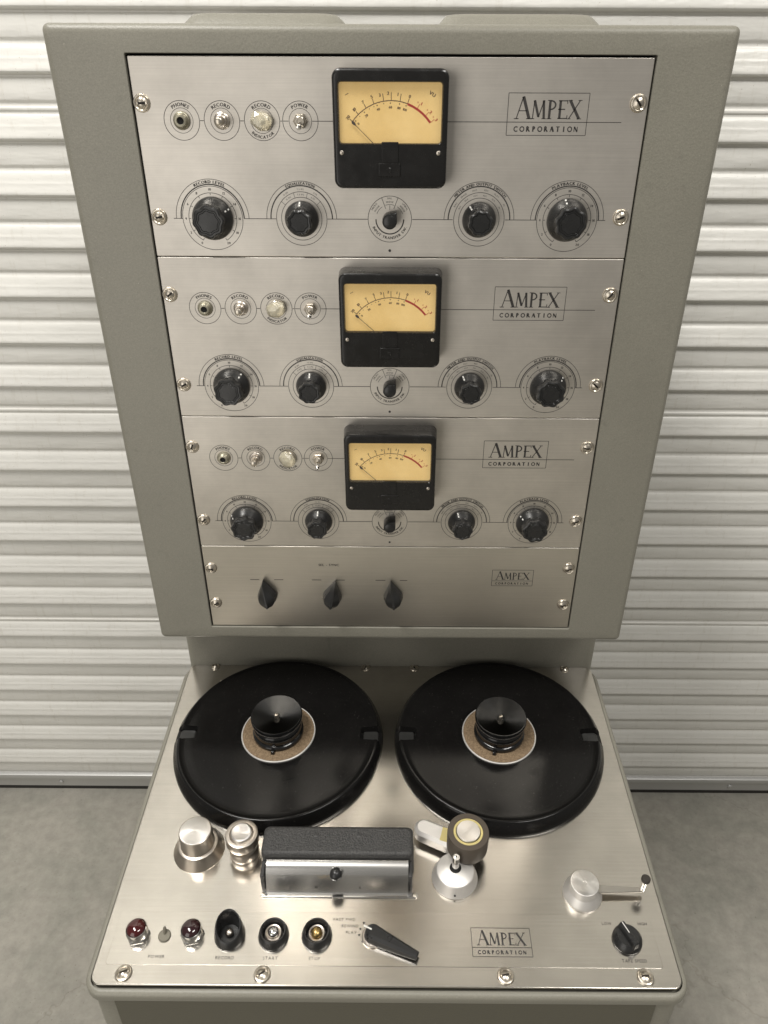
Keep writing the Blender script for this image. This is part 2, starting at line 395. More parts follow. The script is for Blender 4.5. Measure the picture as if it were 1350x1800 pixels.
def logo(P, x, y, k=1.0, box=True, line=True):
    """(x, y) = top left of the frame; frame 2.97 x 1.39"""
    lw = 0.022
    if box:
        for a, b2, c_, d in ((0, 0, 2.97, 0), (0, -1.39, 2.97, -1.39), (0, 0, 0, -1.39), (2.97, 0, 2.97, -1.39)):
            P.line(x + a * k, y + b2 * k, x + c_ * k, y + d * k, lw)
    if line: P.line(x, y - 0.95 * k, x + 2.97 * k, y - 0.95 * k, lw)
    by = y - 0.835 * k
    for ch, lx, wd, hh in (('A', .24, .66, .72), ('M', .86, .56, .60), ('P', 1.42, .46, .60), ('E', 1.83, .40, .60), ('X', 2.22, .50, .60)):
        serif_letter(P, ch, x + lx * k, by, wd * k, hh * k, 0.088 * k, 0.036 * k)
    for i, ch in enumerate('CORPORATION'):
        serif_letter(P, ch, x + (.27 + i * 0.2235) * k, y - 1.265 * k, .165 * k, .17 * k, 0.05 * k, 0.028 * k)

# ------------------------------------------------------------------ object helpers
def tag(o, label=None, cat=None, group=None, kind=None):
    if label: o['label'] = label
    if cat: o['category'] = cat
    if group: o['group'] = group
    if kind: o['kind'] = kind
    return o

def mk(name, me, mt=None, parent=None, M4=None):
    o = bpy.data.objects.new(name, me); COL.objects.link(o)
    if me is not None and mt is not None and not me.materials:
        me.materials.append(M[mt])
    if parent is not None: o.parent = parent
    if M4 is not None: o.matrix_basis = M4
    return o

def T(x, y, z=0.0): return Matrix.Translation((x * S, y * S, z * S))
def RZ(d): return Matrix.Rotation(rad(d), 4, 'Z')
# rack frame: x right, y up, z out of the panel; deck frame: x right, y towards the back, z up off the deck
RACK = Matrix.Translation((0, 0, ZF * S)) @ Matrix.Rotation(rad(90), 4, 'X')
TILT = 3.2386
DECK = Matrix.Translation((0, 3.35 * S, (ZF - 31.892) * S)) @ Matrix.Rotation(rad(TILT), 4, 'X')
def R_(x, y, z=0.0, rot=0.0): return RACK @ T(x, y, z) @ RZ(rot)
def D_(x, s, z=0.0, rot=0.0): return DECK @ T(x, -s, z) @ RZ(rot)

# ================================================================== setting
V = [(-200, -200, 0), (200, -200, 0), (200, 23.2 + 6, 0), (-200, 23.2 + 6, 0)]
fl = mk('floor', mesh('floor', V, [(0, 1, 2, 3)], False), 'concrete'); tag(fl, kind='structure')

# roll-up door -------------------------------------------------------
YW = 23.2
door = mk('roll_up_door', None); tag(door, 'cream corrugated steel roll-up door behind the tape machine', 'door')
door['kind'] = 'thing'
door.location = (0, YW * S, 0)
def door_profile():
    P = [(0.0, 0.0)]                       # (z down, y towards the viewer is negative)
    z = 0.0; pr = 3.42
    for i in range(6):
        # crest starts at z, descends 1.5, then returns to the valley
        P += [(z - 0.02, -0.03), (z - 0.10, -0.11), (z - 0.28, -0.19), (z - 0.50, -0.26), (z - 0.66, -0.30), (z - 0.72, -0.355), (z - 0.80, -0.345),
              (z - 1.0, -0.42), (z - 1.22, -0.50), (z - 1.38, -0.54), (z - 1.46, -0.50), (z - 1.52, -0.34), (z - 1.57, -0.12), (z - 1.63, 0.03), (z - 1.72, 0.05), (z - 1.80, -0.05), (z - 1.88, -0.10), (z - 2.4, -0.11), (z - 2.95, -0.10), (z - 3.08, -0.04), (z - 3.16, 0.06)]
        z -= pr; P.append((z + 0.06, 0.05))
    # lap of the next sheet
    P += [(z, 0.0), (z - 0.02, -0.07), (z - 0.10, -0.09), (z - 0.20, -0.07), (z - 0.24, 0.0), (z - 0.38, 0.0)]
    return P
PROF = door_profile()
def curtain_mesh(name, top, cut=None):
    V, F = [], []; xs = [-92 + 4 * k for k in range(47)]
    PP = [p for p in PROF]
    for z, y in PP:
        for x in xs: V.append((x, y * 0.74, z))
    n = len(xs)
    for i in range(len(PP) - 1):
        for k in range(n - 1): F.append((i * n + k, i * n + k + 1, (i + 1) * n + k + 1, (i + 1) * n + k))
    return mesh(name, V, F, True, 50)
cm = curtain_mesh('curtain_sheet', 0)
for k in range(-1, 7):
    o = mk('curtain_panel', cm, 'door', door, T(0, 0, ZF - 2.82 + 20.9 * (4 - k) - 20.9))
    if -2.82 + 20.9 * (3 - k) < -50: bpy.data.objects.remove(o)
bb = [(-65.05, 0.0), (-65.1, -1.05), (-65.16, -1.15), (-65.45, -1.2), (-65.65, -1.18), (-65.7, -0.95), (-65.78, -0.9), (-67.05, -0.9), (-67.1, -0.85), (-67.1, 0.0)]
bar = mk('bottom_bar', loft('bottom_bar', [[(x, y, z) for z, y in bb] for x in (-92, 92)]), 'alu', door, T(0, .8, ZF))
seal = mk('rubber_seal', rbox('rubber_seal', -92, 92, -0.8, 0.1, 0.02, 0.47, 0.05, 0.05), 'gasket', door, T(0, .72, 0))
bolt = lathe('bolt', [(0.0, 0.0), (0.26, 0.0), (0.26, 0.07), (0.2, 0.13), (0.0, 0.15)], 16)
for x in range(-90, 91, 18):
    mk('bolt', bolt, 'alu', bar, T(x + 9.3 - 9, -0.9, -66.45) @ Matrix.Rotation(rad(90), 4, 'X'))

# ================================================================== the machine
root = mk('tape_recorder', None)
tag(root, 'grey vintage reel tape machine console with three meters above a steel tape deck', 'tape recorder')
def part(name, me, mt, M4, label=None):
    o = mk(name, me, mt, root, M4)
    if label: o['label'] = label
    return o
def sub(name, me, mt, parent, M4=None):
    return mk(name, me, mt, parent, M4 or Matrix.Identity(4))

# rack cabinet: front frame with a window, soft outer edges, side walls
def rack_cabinet():
    x0, x1, y0, y1 = -12.42, 12.42, -26.98, 0.97; L = []
    wx, wt, wb = 9.56, 0.055, -26.12
    n = 6
    def rl(x0, x1, y0, y1, r, z): return [(x, y, z) for x, y in rrect(x0, x1, y0, y1, r, n)]
    L.append(rl(-wx, wx, wb, wt, 0.06, -0.6)); L.append(rl(-wx, wx, wb, wt, 0.06, 0.045)); L.append(rl(-wx - .02, wx + .02, wb - .02, wt + .02, 0.07, 0.07))
    R = 0.30
    for k in range(6):
        a = rad(18 * k); i = R * (1 - math.sin(a)); L.append(rl(x0 + i, x1 - i, y0 + i, y1 - i, 0.16 + (R - i) * 0.3, 0.07 - R + R * math.cos(a)))
    L.append(rl(x0, x1, y0, y1, 0.25, -15)); L.append(rl(x0 + .3, x1 - .3, y0 + .3, y1 - .3, 0.2, -15.2))
    return loft('rack_cabinet', L, cap0=False, cap1=True)
part('rack_cabinet', rack_cabinet(), 'enamel', RACK)
part('rack_interior', mesh('rack_interior', [(-9.9, -26.5, -.55), (9.9, -26.5, -.55), (9.9, .4, -.55), (-9.9, .4, -.55)], [(0, 1, 2, 3)]), 'hole', RACK)
# two low vent caps on the cabinet's roof
vc = loft('roof_cap', [[(x, y, z) for x, y in rrect(-2.88 - e, 2.88 + e, -2.2 - e, 2.2 + e, 0.7, 6)] for e, z in ((.45, -.02), (.25, .24), (.02, .48), (-.08, .55), (-.25, .58))], angle=50)
for x in (-4.97, 4.97):
    part('roof_cap', vc, 'enamel', Matrix.Translation((x * S, 5.2 * S, (ZF + 0.88) * S)))
# neck between rack and deck
nk = loft('neck', [[(x, -y, z) for x, y in rrect(-12.42, 12.42, -15.2, -3.35, 0.5, 5)] for z in (ZF - 33.5, ZF - 26.9)])
part('neck', nk, 'enamel', Matrix.Identity(4))

# lower cabinet: rim round the deck plate (deck frame), skirt, front door
def deck_rim():
    n = 6; L = []
    def rl(e, z, r): return [(x, y, z) for x, y in rrect(-12.25 - e, 12.25 + e, -18.18 - e, 0.02, max(r + e, .05), n)]
    L.append(rl(.07, -.4, .45)); L.append(rl(.07, -.17, .45))
    R = .2
    for k in range(6):
        a = rad(18 * k); L.append(rl(.07 + .05 + R * math.sin(a) , -.17 - R + R * math.cos(a), .55))
    L.append(rl(.33, -.62, .55)); L.append(rl(.30, -.72, .5)); L.append(rl(.08, -.74, .4))
    return loft('deck_rim', L, cap0=True, cap1=False)
part('deck_rim', deck_rim(), 'enamel', DECK)
sk = loft('lower_cabinet', [[(x, y, z) for x, y in rrect(-12.38, 12.38, -14.9, 15, .7, 6)] for z in (0.6, ZF - 33.3)], cap1=True)
part('lower_cabinet', sk, 'enamel', Matrix.Identity(4))
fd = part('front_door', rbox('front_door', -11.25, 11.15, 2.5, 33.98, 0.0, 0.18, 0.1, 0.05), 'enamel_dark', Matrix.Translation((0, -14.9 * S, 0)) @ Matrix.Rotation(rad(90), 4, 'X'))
gap = part('door_gap', mesh('door_gap', [(-11.33, 2.4, .012), (11.23, 2.4, .012), (11.23, 34.2, .012), (-11.33, 34.2, .012)], [(0, 1, 2, 3)]), 'hole', Matrix.Translation((0, -14.9 * S, 0)) @ Matrix.Rotation(rad(90), 4, 'X'))

# ---- screws
scr_washer = lathe('cup_washer', [(0.10, 0.0), (0.325, 0.0), (0.33, 0.03), (0.30, 0.085), (0.25, 0.10), (0.20, 0.06), (0.10, 0.05)], 32)
def screw_head_mesh():
    # oval head cut by a slot: two domed halves with a gap
    V, F = [], []; hw = 0.042; R = 0.225
    for sgn in (1, -1):
        b = len(V); nr, na = 4, 14
        a0 = math.asin(hw / R)
        pts = []
        for j in range(nr + 1):
            r = R * (1 - j / nr); row = []
            for k in range(na + 1):
                t = PI * k / na; x = r * math.cos(t); y = max(r * math.sin(t), hw)
                z = 0.07 + 0.09 * (1 - (min(1, math.hypot(x, y) / R)) ** 2)
                row.append(len(V)); V.append((x, sgn * y, z))
            pts.append(row)
        for j in range(nr):
            for k in range(na): F.append((pts[j][k], pts[j][k + 1], pts[j + 1][k + 1], pts[j + 1][k]))
        # slot wall
        xs = [R * (1 - 2 * k / 10) for k in range(11)]; r1 = []
        for x in xs:
            z = 0.07 + 0.09 * (1 - (min(1, math.hypot(x, hw) / R)) ** 2); r1.append((len(V), len(V) + 1)); V.append((x, sgn * hw, z)); V.append((x, sgn * hw, 0.04))
        for (p, q), (p2, q2) in zip(r1, r1[1:]): F.append((p, q, q2, p2))
    return mesh('screw_head', V, F, True, 40)
scr_head = screw_head_mesh()
scr_slot = lathe('screw_slot', [(0.0, 0.055), (0.21, 0.055), (0.21, 0.05), (0.0, 0.05)], 20)
def screw(parent, M4, rot, k=1.0):
    o = sub('screw', scr_washer, 'nickel', parent, M4 @ RZ(rot) @ Matrix.Scale(k, 4))
    h_ = mk('screw_head', scr_head, 'nickel', None); s_ = mk('screw_slot', scr_slot, 'slot', None)
    return o, h_, s_
def put_screw(x, y, rot, frame, k=1.0):
    o = part('panel_screw', scr_washer, 'nickel', frame @ T(x, y) @ RZ(rot) @ Matrix.Scale(k, 4))
    sub('screw_head', scr_head, 'nickel', o); sub('screw_slot', scr_slot, 'slot', o); return o

# ---- panel printing for one electronics panel (y measured down from the panel's top edge)
def panel_print():
    """one mesh per printed marking: {name: [meshes]}"""
    lw = 0.02; out = []
    Y1, Y2 = -2.09, -5.53
    def fin(P, name): out.append((name, P.mesh(name)))
    for i, (x, words_) in enumerate(((-7.80, 'PHONES'), (-6.30, 'RECORD'), (-4.80, 'RECORD'), (-3.37, 'POWER'))):
        P = Print()
        P.ring(x, Y1, 0.66, lw); P.ring(x, Y1, 0.42, lw * .8)
        P.arc(words_, x, Y1, 0.535, 0.17, 90, bold=0.006)
        if i == 2: P.arc('INDICATOR', -4.80, Y1, 0.545, 0.15, 270, inside=True, bold=0.005)
        fin(P, 'switch_marking')
    xs = [-7.80, -6.30, -4.80, -3.37]
    segs = [(a + .68, b2 - .68, Y1) for a, b2 in zip(xs, xs[1:])] + [(-3.37 - .64, -3.37 - .44, Y1), (-3.37 + .44, -2.1, Y1), (2.1, 8.6, Y1)]
    segs += [(x0, x1, Y2) for x0, x1 in ((-8.6, -8.24), (-5.80, -4.54), (-2.50, -.90), (.86, 2.46), (4.54, 5.77), (8.19, 8.5))]
    for x0, x1, yy in segs:
        P = Print(); P.line(x0, yy, x1, yy, .024); fin(P, 'rule_line')
    P = Print(); P.dot(-.03, -6.72, .055); fin(P, 'screw_hole')
    P = Print(); logo(P, 4.34, -1.14, 1.0, True, False); fin(P, 'logo_marking')
    for x, t in ((-7.05, 'RECORD LEVEL'), (6.98, 'PLAYBACK LEVEL')):
        P = Print()
        P.ring(x, Y2, 1.44, lw, 0, 180); P.ring(x, Y2, 1.25, 0.045, 0, 180)
        P.ring(x, Y2, 1.19, lw); P.ring(x, Y2, 0.945, lw, -60, 240)
        P.arc(t, x, Y2, 1.345, 0.155, 90, sp=.03, bold=0.010)
        for k in range(11):
            a = rad(240 - 30 * k); P.line(x + .945 * math.cos(a), Y2 + .945 * math.sin(a), x + .86 * math.cos(a), Y2 + .86 * math.sin(a), .02)
            P.text(str(k * 2), x + 1.07 * math.cos(a), Y2 + 1.07 * math.sin(a), 0.13, bold=.004)
        fin(P, 'dial_marking')
    for x, t in ((-3.52, 'EQUALIZATION'), (3.50, 'METER AND OUTPUT SWITCH')):
        P = Print()
        P.ring(x, Y2, 1.385, lw, 0, 180); P.ring(x, Y2, 1.22, 0.045, 0, 180); P.ring(x, Y2, 1.0, lw); P.ring(x, Y2, .80, lw)
        P.arc(t, x, Y2, 1.305, 0.14, 90, sp=.026, bold=0.010)
        if x < 0:
            for a, t2 in ((122, '15 IPS'), (90, '7.5 IPS'), (58, '3.75')): P.arc(t2, x, Y2, 1.09, .085, a); P.arc(t2, x, Y2, .90, .085, a)
            for a in (140, 106, 74, 40): P.line(x + .8 * math.cos(rad(a)), Y2 + .8 * math.sin(rad(a)), x + 1.0 * math.cos(rad(a)), Y2 + 1.0 * math.sin(rad(a)), .014)
        else:
            for k, t2 in enumerate(('BIAS', 'ERASE', 'OUT', 'REC', 'PLAY', 'IN')):
                a = 150 - 24 * k; P.arc(t2, x, Y2, 1.10, .085, a); P.arc(t2[:3], x, Y2, .90, .075, a)
        fin(P, 'dial_marking')
    P = Print()
    P.ring(-.03, Y2, .86, lw); P.ring(-.03, Y2, .55, .045, 180, 360)
    P.arc('INPUT TRANSFER SW.', -.03, Y2, .70, .145, 270, inside=True, bold=.005)
    for a in (112, 68): P.line(-.03 + .42 * math.cos(rad(a)), Y2 + .42 * math.sin(rad(a)), -.03 + .86 * math.cos(rad(a)), Y2 + .86 * math.sin(rad(a)), .018)
    for a in (90, 40, 140): P.ring(-.03, Y2, .55, .016, a - 18, a + 18)
    for a, t1, t2 in ((90, 'BAL', 'BRIDGE'), (38, 'UNBAL', 'BRIDGE'), (142, 'MICRO', 'PHONE')):
        P.arc(t1, -.03, Y2, .78, .10, a, sp=.012); P.arc(t2, -.03, Y2, .65, .085, a, sp=.01)
    P.line(-.03, Y2 + .35, -.03, Y2 + .52, .016)
    fin(P, 'dial_marking')
    return out
PP = panel_print()
def plate(name, x0, x1, y0, y1, th, r=.05, bev=.03): return rbox(name, x0, x1, y0, y1, -th, 0.0, r, bev, 4, uv=True)

# ---- shared control meshes
KB = lathe('knob_skirt_large', [(0.0, 0.02), (0.80, 0.02), (0.81, 0.06), (0.79, 0.16), (0.72, 0.30), (0.64, 0.42), (0.59, 0.50), (0.57, 0.56), (0.0, 0.56)], 56)
GB = lathe('knob_grip_large', [(0.55, 0.40), (0.585, 0.48), (0.60, 0.80), (0.585, 0.86), (0.53, 0.89), (0.47, 0.885), (0.455, 0.865), (0.44, 0.885), (0.40, 0.885), (0.385, 0.865), (0.37, 0.88), (0.0, 0.885)], 96, 8, 0.055)
KS = lathe('knob_skirt_small', [(0.0, 0.02), (0.66, 0.02), (0.67, 0.06), (0.65, 0.15), (0.57, 0.30), (0.50, 0.40), (0.46, 0.5), (0.0, 0.5)], 56)
GS = lathe('knob_grip_small', [(0.43, 0.36), (0.455, 0.44), (0.47, 0.82), (0.455, 0.88), (0.41, 0.91), (0.355, 0.905), (0.34, 0.885), (0.325, 0.905), (0.30, 0.905), (0.0, 0.905)], 96, 8, 0.055)
def pointer_line(r0, r1, z0, z1, w=.03):
    # a filled groove running down the skirt at twelve o'clock
    V = []; F = []
    for k, (r, z) in enumerate(((r0, z0), ((r0 + r1) / 2, (z0 + z1) / 2 - .004), (r1, z1))):
        V += [(-w, r, z), (w, r, z)]
    return mesh('pointer_line', V, [(0, 1, 3, 2), (2, 3, 5, 4)], True)
PL = pointer_line(0.66, 0.80, 0.41, 0.145); PS = pointer_line(0.52, 0.655, 0.39, 0.15)
def knob(x, y, big, ang):
    o = part('control_knob', KB if big else KS, 'bakelite', R_(x, y, 0, ang))
    sub('grip', GB if big else GS, 'bakelite', o, RZ(22.5)); sub('pointer_line', PL if big else PS, 'dialwhite', o)
    return o
def teardrop(name, r, tip, h, n=28, tw=0.0):
    L = []
    def loop(k, z, sh=0):
        P = []
        for i in range(n):
            a = 2 * PI * i / n + PI / 2
            x, y = r * math.cos(a), r * math.sin(a)
            if i == 0 or abs(a - PI / 2) < 1e-6: y = tip
            P.append((x * k, y * k if y < tip - 1e-6 else tip * (k if k < .9 else 1), z))
        # draw the flanks straight from the tip to the tangent points
        t = math.acos(r / tip)
        for i in range(n):
            a = (2 * PI * i / n)  # angle from the tip
            if a > PI: a = 2 * PI - a
            if 0 < a < t:
                f = a / t; tx, ty = r * math.sin(t), r * math.cos(t)
                sx = 1 if i > n / 2 else -1
                P[i] = (sx * tx * f * k, (tip + (ty - tip) * f) * k, z)
        return P
    L.append(loop(1.0, 0.02)); L.append(loop(1.0, h - .06)); L.append(loop(.96, h - .02)); L.append(loop(.88, h))
    return loft(name, L, angle=30)
CS = teardrop('selector_body', 0.29, 0.44, 0.62)
CC = lathe('selector_cap', [(.24, .60), (.24, .64), (.18, .67), (0, .68)], 28)
# chicken-head pointer knob of the switch panel: round base, ridged wedge
def wedge_knob():
    V, F = [], []; n = 26; r = .50; tip = 1.0; h = .78
    base = []
    t = math.acos(r / tip)
    for i in range(n):
        a = 2 * PI * i / n; aa = a if a <= PI else 2 * PI - a
        if aa < t:
            f = aa / t; tx, ty = r * math.sin(t), r * math.cos(t); sx = -1 if a <= PI else 1
            base.append((sx * tx * f, tip + (ty - tip) * f))
        else: base.append((-r * math.sin(a), r * math.cos(a)))
    def ridge(p, z):  # top follows: full height over the hub, falling to the tip
        return z * (1.0 if p[1] < .15 else 1 - .35 * (p[1] - .15) / (tip - .15))
    L = [[(x, y, .02) for x, y in base], [(x, y, .16) for x, y in base]]
    L.append([(x * .80, y * .97 if y > 0 else y * .92, ridge((x, y), .50)) for x, y in base])
    L.append([(x * .12, y * .93 if y > 0 else y * .70, ridge((x, y), h)) for x, y in base])
    return loft('pointer_knob', L, angle=22)
WK = wedge_knob()

# headphone jack, record button, jewel, toggle
J1 = lathe('jack_nut', [(0, .0), (.315, .0), (.32, .03), (.30, .09), (.27, .11), (.24, .20), (.20, .25), (.14, .26), (.125, .24), (.125, .05), (0, .05)], 32)
JH = lathe('jack_hole', [(0, .20), (.124, .20), (.124, .19), (0, .19)], 20)
B1 = lathe('button_bushing', [(0, 0), (.30, 0), (.30, .04), (.26, .08), (.22, .09), (.215, .28), (.19, .30), (0, .30)], 32)
B2 = lathe('button_cap', [(.135, .28), (.15, .34), (.155, .58), (.14, .64), (.10, .67), (0, .68)], 28)
TG1 = lathe('toggle_nut', [(0, 0), (.27, 0), (.27, .10), (.24, .13), (0, .13)], 36, hexa=True)
TG2 = lathe('toggle_bushing', [(.185, .12), (.185, .30), (.16, .32), (.10, .32), (.10, .27), (0, .27)], 28)
TG3 = lathe('toggle_lever', [(.05, .22), (.065, .34), (.10, .62), (.10, .70), (.07, .755), (0, .775)], 20)
JW1 = lathe('jewel_collar', [(0, 0), (.33, 0), (.33, .05), (.30, .08), (.0, .08)], 32)
def jewel_mesh():
    V, F = [], []; rows = []
    for j, (r, z) in enumerate(((.34, .05), (.36, .16), (.34, .30), (.24, .40), (.0, .44))):
        if r == 0: rows.append([len(V)]); V.append((0, 0, z)); continue
        row = []
        for k in range(8):
            a = 2 * PI * (k + .5 * (j % 2)) / 8 + .2; r_ = r * (1.14 if (k // 2) % 2 else .92) * random.uniform(.94, 1.06); row.append(len(V)); V.append((r_ * math.cos(a), r_ * math.sin(a), z + random.uniform(-.03, .03) * (j > 0)))
        rows.append(row)
    for j in range(3):
        A, B = rows[j], rows[j + 1]
        for k in range(8):
            k2 = (k + 1) % 8
            if j % 2 == 0: F.append((A[k], A[k2], B[k])); F.append((B[k], A[k2], B[k2]))
            else: F.append((A[k], B[k2], B[k])); F.append((A[k], A[k2], B[k2]))
    for k in range(8): F.append((rows[3][k], rows[3][(k + 1) % 8], rows[4][0]))
    return mesh('jewel', V, F, False)
JW2 = jewel_mesh()
JW3 = lathe('jewel_bulb', [(0, .05), (.10, .08), (.12, .2), (.08, .3), (0, .33)], 16)

# ---- meter
def meter_case():
    L = []; cy = -2.33; n = 6
    def rl(hx, y0, y1, r, z): return [(x, y, z) for x, y in rrect(-hx, hx, y0, y1, r, n)]
    L.append(rl(2.13, -4.33, -.37, .30, .0)); L.append(rl(2.10, -4.30, -.375, .30, .55)); L.append(rl(2.08, -4.28, -.38, .30, .98))
    L.append(rl(2.06, -4.26, -.40, .28, 1.05)); L.append(rl(2.0, -4.20, -.46, .24, 1.10)); L.append(rl(1.97, -4.16, -.49, .22, 1.105))
    L.append(rl(1.88, -2.78, -.78, .12, 1.105)); L.append(rl(1.86, -2.76, -.80, .12, 1.07)); L.append(rl(1.84, -2.75, -.81, .10, .90))
    return loft('meter_case', L, cap0=False, cap1=False)
MC = meter_case()
MD = loft('dial_face', [[(x, y, z) for x, y in rrect(-1.86, 1.86, -2.77, -.79, .1, 6)] for z in (.89, .90)])
MG = loft('window_glass', [[(x, y, z) for x, y in rrect(-1.86, 1.86, -2.76, -.80, .1, 6)] for z in (1.05, 1.065)])
def arcpt(a, r): return (0.03 + r * math.sin(rad(a)), -3.19 + r * math.cos(rad(a)))
def dial_prints():
    P = Print(); P.ring(.03, -3.19, 1.81, .028, 90 - 19, 90 + 51, 64)
    for a, t, ln_ in ((-51, '20', .13), (-41, '10', .14), (-30, '7', .15), (-20, '5', .17), (-8.6, '3', .24), (0, '2', .26), (10, '1', .24), (19, '0', .17)):
        p, q = arcpt(a, 1.81), arcpt(a, 1.81 + ln_); P.line(*p, *q, .024)
        e = arcpt(a - (3.1 if abs(a) < 12 else 0), 1.81 + ln_ + (.07 if abs(a) > 12 else -.03)); P.text(t, e[0], e[1], .15, rot=rad(-a), sp=.012, bold=.008)
    for a in (-45, -35.5, -25, -14, -5, 4, 14):
        p, q = arcpt(a, 1.78), arcpt(a, 1.81); P.line(*p, *q, .014)
    for a, t in ((-48, '0'), (-34, '20'), (-17, '40'), (-1, '60'), (10, '80'), (18, '100')):
        P.dot(*arcpt(a, 1.73), .022); e = arcpt(a, 1.60); P.text(t, e[0], e[1], .115, rot=rad(-a), sp=.01, bold=.006)
    for a in (-41, -27, -21, -9): P.dot(*arcpt(a, 1.73), .016)
    P.text('VU', 1.50, -1.17, .17, rot=rad(-30), bold=.008); P.line(-1.62, -1.22, -1.5, -1.16, .02)
    P2 = Print(); P2.ring(.03, -3.19, 1.80, .075, 90 - 52, 90 - 19, 64)
    for a, t in ((31, '1'), (43, '2'), (52, '3')):
        p, q = arcpt(a, 1.82), arcpt(a, 1.98); P2.line(*p, *q, .017); e = arcpt(a - 2.4, 2.0); P2.text('+', e[0], e[1], .13, rot=rad(-a)); e = arcpt(a + 1.6, 2.03); P2.text(t, e[0], e[1], .15, rot=rad(-a), bold=.008)
    return P.mesh('dial_scale', .905), P2.mesh('overload_arc', .907)
DS, DR = dial_prints()
ND = Print(); ND.line(-1.30, -2.05, -.30, -3.08, .018); ND = None
def needle_mesh():
    a = Vector((-1.40, -2.04)); b2 = Vector((-.42, -2.95)); d = (b2 - a).normalized(); nn = Vector((-d.y, d.x)); V = []; F = []
    def quad(p, q, w0, w1, z0, z1):
        k = len(V)
        for c_, w_ in ((p, w0), (q, w1)):
            for sg in (-1, 1):
                for z in (z0, z1): V.append((c_.x + nn.x * sg * w_, c_.y + nn.y * sg * w_, z))
        for f in ((0, 1, 3, 2), (4, 6, 7, 5), (0, 4, 5, 1), (2, 3, 7, 6), (1, 5, 7, 3), (0, 2, 6, 4)): F.append(tuple(k + i for i in f))
    quad(a + d * .02, b2, .009, .011, .955, .975)
    quad(a + d * .0, a + d * .05, .008, .05, .95, .98); quad(a + d * .05, a + d * .13, .05, .045, .95, .98)
    quad(a + d * .13, a + d * .2, .045, .012, .95, .98)
    return mesh('needle', V, F, False)
NM = needle_mesh()
MT = rbox('cover_tab', -.32, .30, -3.40, -2.70, 1.08, 1.14, .03, .02, 3)
MB_ = rbox('zero_adjust_block', -.44, .38, -3.86, -3.40, 1.08, 1.155, .05, .03, 3)
MZ = lathe('zero_adjust_screw', [(0, 1.15), (.085, 1.15), (.085, 1.17), (.06, 1.185), (0, 1.18)], 20)
MS = lathe('cover_screw', [(0, 1.10), (.075, 1.10), (.075, 1.12), (.05, 1.135), (0, 1.14)], 18)

pos_knobs = [  # angles of the pointer lines per panel: record, eq, output, playback
    (-62, 3, 38, 12), (-40, 2, 30, -48), (60, 0, 20, 55)]
screw_rot = [[0, 10, -52, 20], [38, 25, 50, -42], [70, 40, -5, 20], [0, 30, 12, 8]]
for p in range(3):
    y0 = -7.0 * p
    pan = part('amplifier_panel', plate('amplifier_panel', -9.5, 9.5, -6.985, -0.015, .12) if p == 0 else bpy.data.meshes['amplifier_panel'], 'steel', R_(0, y0))
    if p == 0: PANEL = pan
    for nm_, me_ in PP: sub(nm_, me_, 'print', pan)
    for i, (x, y) in enumerate(((-9.2, -1.52), (-9.17, -5.48), (9.13, -1.46), (9.1, -5.42))):
        put_screw(x, y + y0, screw_rot[p][i], RACK, .95)
    a = pos_knobs[p]
    knob(-7.05, y0 - 5.53, True, a[0]); knob(-3.52, y0 - 5.53, False, a[1]); knob(3.50, y0 - 5.53, False, a[2]); knob(6.98, y0 - 5.53, True, a[3])
    c_ = part('transfer_switch', CS, 'bakelite', R_(-.03, y0 - 5.53, 0, -38)); sub('switch_cap', CC, 'bakelite', c_)
    j = part('headphone_jack', J1, 'patina', R_(-7.80, y0 - 2.09)); sub('jack_hole', JH, 'hole', j)
    bt = part('push_button', B1, 'dulled', R_(-6.30, y0 - 2.09)); sub('button_cap', B2, 'nickel', bt)
    jw = part('indicator_lamp', JW1, 'nickel', R_(-4.80, y0 - 2.09, 0, (20, 55, 0)[p])); sub('lamp_jewel', JW2, 'clear_jewel', jw); sub('bulb', JW3, 'satin', jw)
    tg = part('toggle_switch', TG1, 'nickel', R_(-3.37, y0 - 2.09)); sub('bushing', TG2, 'nickel', tg)
    sub('lever', TG3, 'chrome', tg, Matrix.Rotation(rad(14), 4, 'X'))
    mt = part('level_meter', MC, 'meter_case', R_(0, y0))
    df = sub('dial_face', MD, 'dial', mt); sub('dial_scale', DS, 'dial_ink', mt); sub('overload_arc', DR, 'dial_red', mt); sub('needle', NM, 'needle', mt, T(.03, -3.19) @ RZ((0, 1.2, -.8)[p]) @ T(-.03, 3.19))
    sub('window_glass', MG, 'glass', mt); sub('cover_tab', MT, 'meter_case', mt); sub('zero_adjust_block', MB_, 'meter_case', mt); sub('zero_adjust_screw', MZ, 'meter_case', mt, T(-.03, -3.63))
    for x in (-1.78, 1.76): sub('cover_screw', MS, 'dulled', mt, T(x, -3.06))

# ---- switch panel
sp = part('switch_panel', plate('switch_panel', -9.5, 9.5, -26.06, -21.01, .12), 'switch_steel', RACK)
for x0, x1 in ((-7.22, -6.75), (-5.98, -5.51), (-4.04, -3.55), (-2.81, -2.34), (-.76, -.25), (.5, .88)):
    P = Print(); P.line(x0, -23.06, x1, -23.06, .035); sub('switch_marking', P.mesh('switch_marks'), 'print', sp)
P = Print(); P.text('SEL - SYNC', -3.13, -22.12, .19, bold=.006); sub('lettering', P.mesh('lettering'), 'print', sp)
P = Print(); logo(P, 5.23, -22.37, .707); sub('logo_marking', P.mesh('logo_small'), 'print', sp)
for i, (x, y) in enumerate(((-9.16, -22.35), (-9.16, -24.56), (9.1, -22.24), (9.08, -24.53))): put_screw(x, y, screw_rot[3][i], RACK, .95)
for x, a in ((-6.40, 9), (-3.02, -12), (.16, 8)): part('pointer_knob', WK, 'bakelite', R_(x, -24.05, 0, a))

